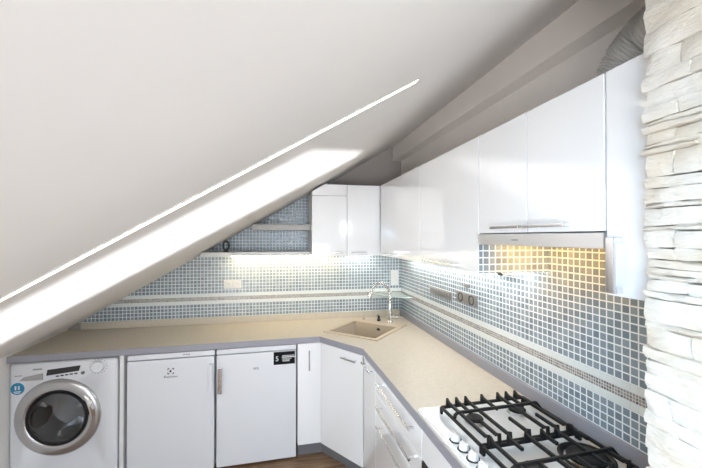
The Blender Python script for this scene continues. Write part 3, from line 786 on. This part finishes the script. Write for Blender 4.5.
MB().box(XR - .012, XR - .0005, 2.215, 2.560, 1.206, 1.262, .004).build('frame', M['socketgrey'], s4)
MB().box(XR - .018, XR - .011, 2.250, 2.550, 1.222, 1.256, .003).build('flap', M['socketgrey'], s4)
s5 = MB().box(XR - .008, XR - .0005, 2.000, 2.060, 1.322, 1.344, .003).build('sensor', M['socketgrey'])
tag(s5, 'small grey sensor plate above the grey double socket', 'sensor')
rl = thing('utensil_rail', 'short steel rail with a black end cap on the tiles below the hood', 'rail', (XR, 1.57, 1.45))
MB().tube([(XR - .03, 1.632, 1.450), (XR - .03, 1.50, 1.450)], .006, 10).tube([(XR - .03, 1.60, 1.45), (XR, 1.60, 1.45)], .005, 8).tube([(XR - .03, 1.52, 1.45), (XR, 1.52, 1.45)], .005, 8).build('bar', M['handle'], rl)
MB().tube([(XR - .03, 1.630, 1.450), (XR - .03, 1.652, 1.450)], .013, 12).build('end_cap', M['black'], rl)
# glass corner shelf
gs = thing('corner_shelf', 'small pale glass shelf in the tiled corner behind the tap', 'shelf', (1.08, 3.16, 1.09))
MB().prism([(XR - .001, YB - .001), (.862, YB - .001), (.862, 3.19), (1.06, 2.965), (XR - .001, 2.94)], 1.098, 1.108, .002).build('plate', M['glass'], gs, smooth=0)
MB().box(.90, .92, 3.225, YB - .0005, 1.088, 1.098, .002).build('bracket', M['chrome'], gs)
MB().box(XR - .025, XR - .0005, 2.99, 3.01, 1.088, 1.098, .002).build('bracket', M['chrome'], gs)

# ------------------------------------------------------------------ exhaust duct above the hood cabinet
ctrl = [(1.0, .875, 2.061), (1.0, .868, 2.10), (1.0, .84, 2.145), (1.0, .79, 2.18), (1.0, .72, 2.205), (1.0, .64, 2.218), (1.0, .40, 2.225)]
pth, ln = resample(ctrl, 121); rad = [.074 + (.004 if k % 2 else -.003) for k in range(121)]
tag(MB().tube(pth, rad, 28).build('exhaust_duct', M['duct'], smooth=20), 'ribbed silver flexible exhaust duct bending over the wall cabinets', 'duct')

# ------------------------------------------------------------------ lights
def area(name, loc, rot, sx, sy, e, col, spread=180):
    l = bpy.data.lights.new(name, 'AREA'); l.shape = 'RECTANGLE'; l.size = sx; l.size_y = sy; l.energy = e; l.color = col; l.spread = math.radians(spread)
    o = bpy.data.objects.new(name, l); COL.objects.link(o); o.location = loc; o.rotation_euler = rot; return o
def aim(o, tgt): o.rotation_euler = (Vector(tgt) - o.location).to_track_quat('-Z', 'Y').to_euler()
a1 = area('rear_fill', (.35, -1.6, 1.82), (0, 0, 0), .34, .26, 9, (.75, .87, 1.0)); aim(a1, (1.0, 1.1, 1.0))  # added high fill behind the viewer, no window at this spot
sk = area('assumed_window_light', (-.22, -.36, slope(-.22) - .03), (0, 0, 0), .40, .36, 30, (.46, .74, 1.0)); sk.rotation_euler = (0, -math.atan(SM), 0)  # lamp added for the unseen assumed roof window, bluish on the right tiles
a2 = area('slope_fill', (2.3, -1.6, .9), (0, 0, 0), 1.4, 1.6, 15, (.97, .98, 1.0)); aim(a2, (-.1, 1.0, 1.6))  # added fill from the right, brightens the sloping ceiling
a3 = area('cabinet_fill', (-.8, -1.9, .75), (0, 0, 0), 1.0, .9, 10, (.95, .96, 1.0), 75); aim(a3, (.95, 1.3, 1.75))  # added low fill, brightens the right wall cabinets
a4 = area('fridge_fill', (.5, -2.3, 1.0), (0, 0, 0), 1.1, .9, 21, (.86, .92, 1.0)); aim(a4, (0, 2.6, .9))  # added fill from the rear, brightens the fridge fronts
h1 = area('hood_lamp_light', (.93, 1.17, 1.603), (0, 0, 0), .04, .08, .75, (1.0, .47, .05), 125); aim(h1, (1.06, 1.33, 1.565))
h2 = area('hood_lamp_light', (.95, .93, 1.603), (0, 0, 0), .04, .08, .36, (1.0, .47, .05), 75); aim(h2, (1.15, 1.03, 1.585))
# added spot behind the mask wall, makes the bright patch on the slope
sl = bpy.data.lights.new('patch_spot', 'SPOT'); sl.energy = 24000; sl.shadow_soft_size = .02; sl.spot_size = math.radians(50); sl.spot_blend = 0; sl.color = (.97, .98, 1.0)
so2 = bpy.data.objects.new('patch_spot', sl); COL.objects.link(so2); so2.location = SUN; aim(so2, (-.4, 1.6, 1.6))
w = bpy.data.worlds.new('World'); S.world = w; w.use_nodes = True
w.node_tree.nodes['Background'].inputs[0].default_value = (.93, .96, 1.0, 1); w.node_tree.nodes['Background'].inputs[1].default_value = 1.6

# ------------------------------------------------------------------ camera
cam = bpy.data.cameras.new('camera'); co = bpy.data.objects.new('camera', cam); COL.objects.link(co)
cam.sensor_width = 36; cam.lens = 355 / 702 * 36; cam.clip_start = .01
co.location = (0, 0, 1.637); co.rotation_euler = (math.radians(90.48), 0, math.radians(-11.47))
S.camera = co
S.view_settings.view_transform = 'Standard'; S.view_settings.look = 'None'; S.view_settings.gamma = 1; S.view_settings.use_curve_mapping = False
S.view_settings.exposure = 0.28
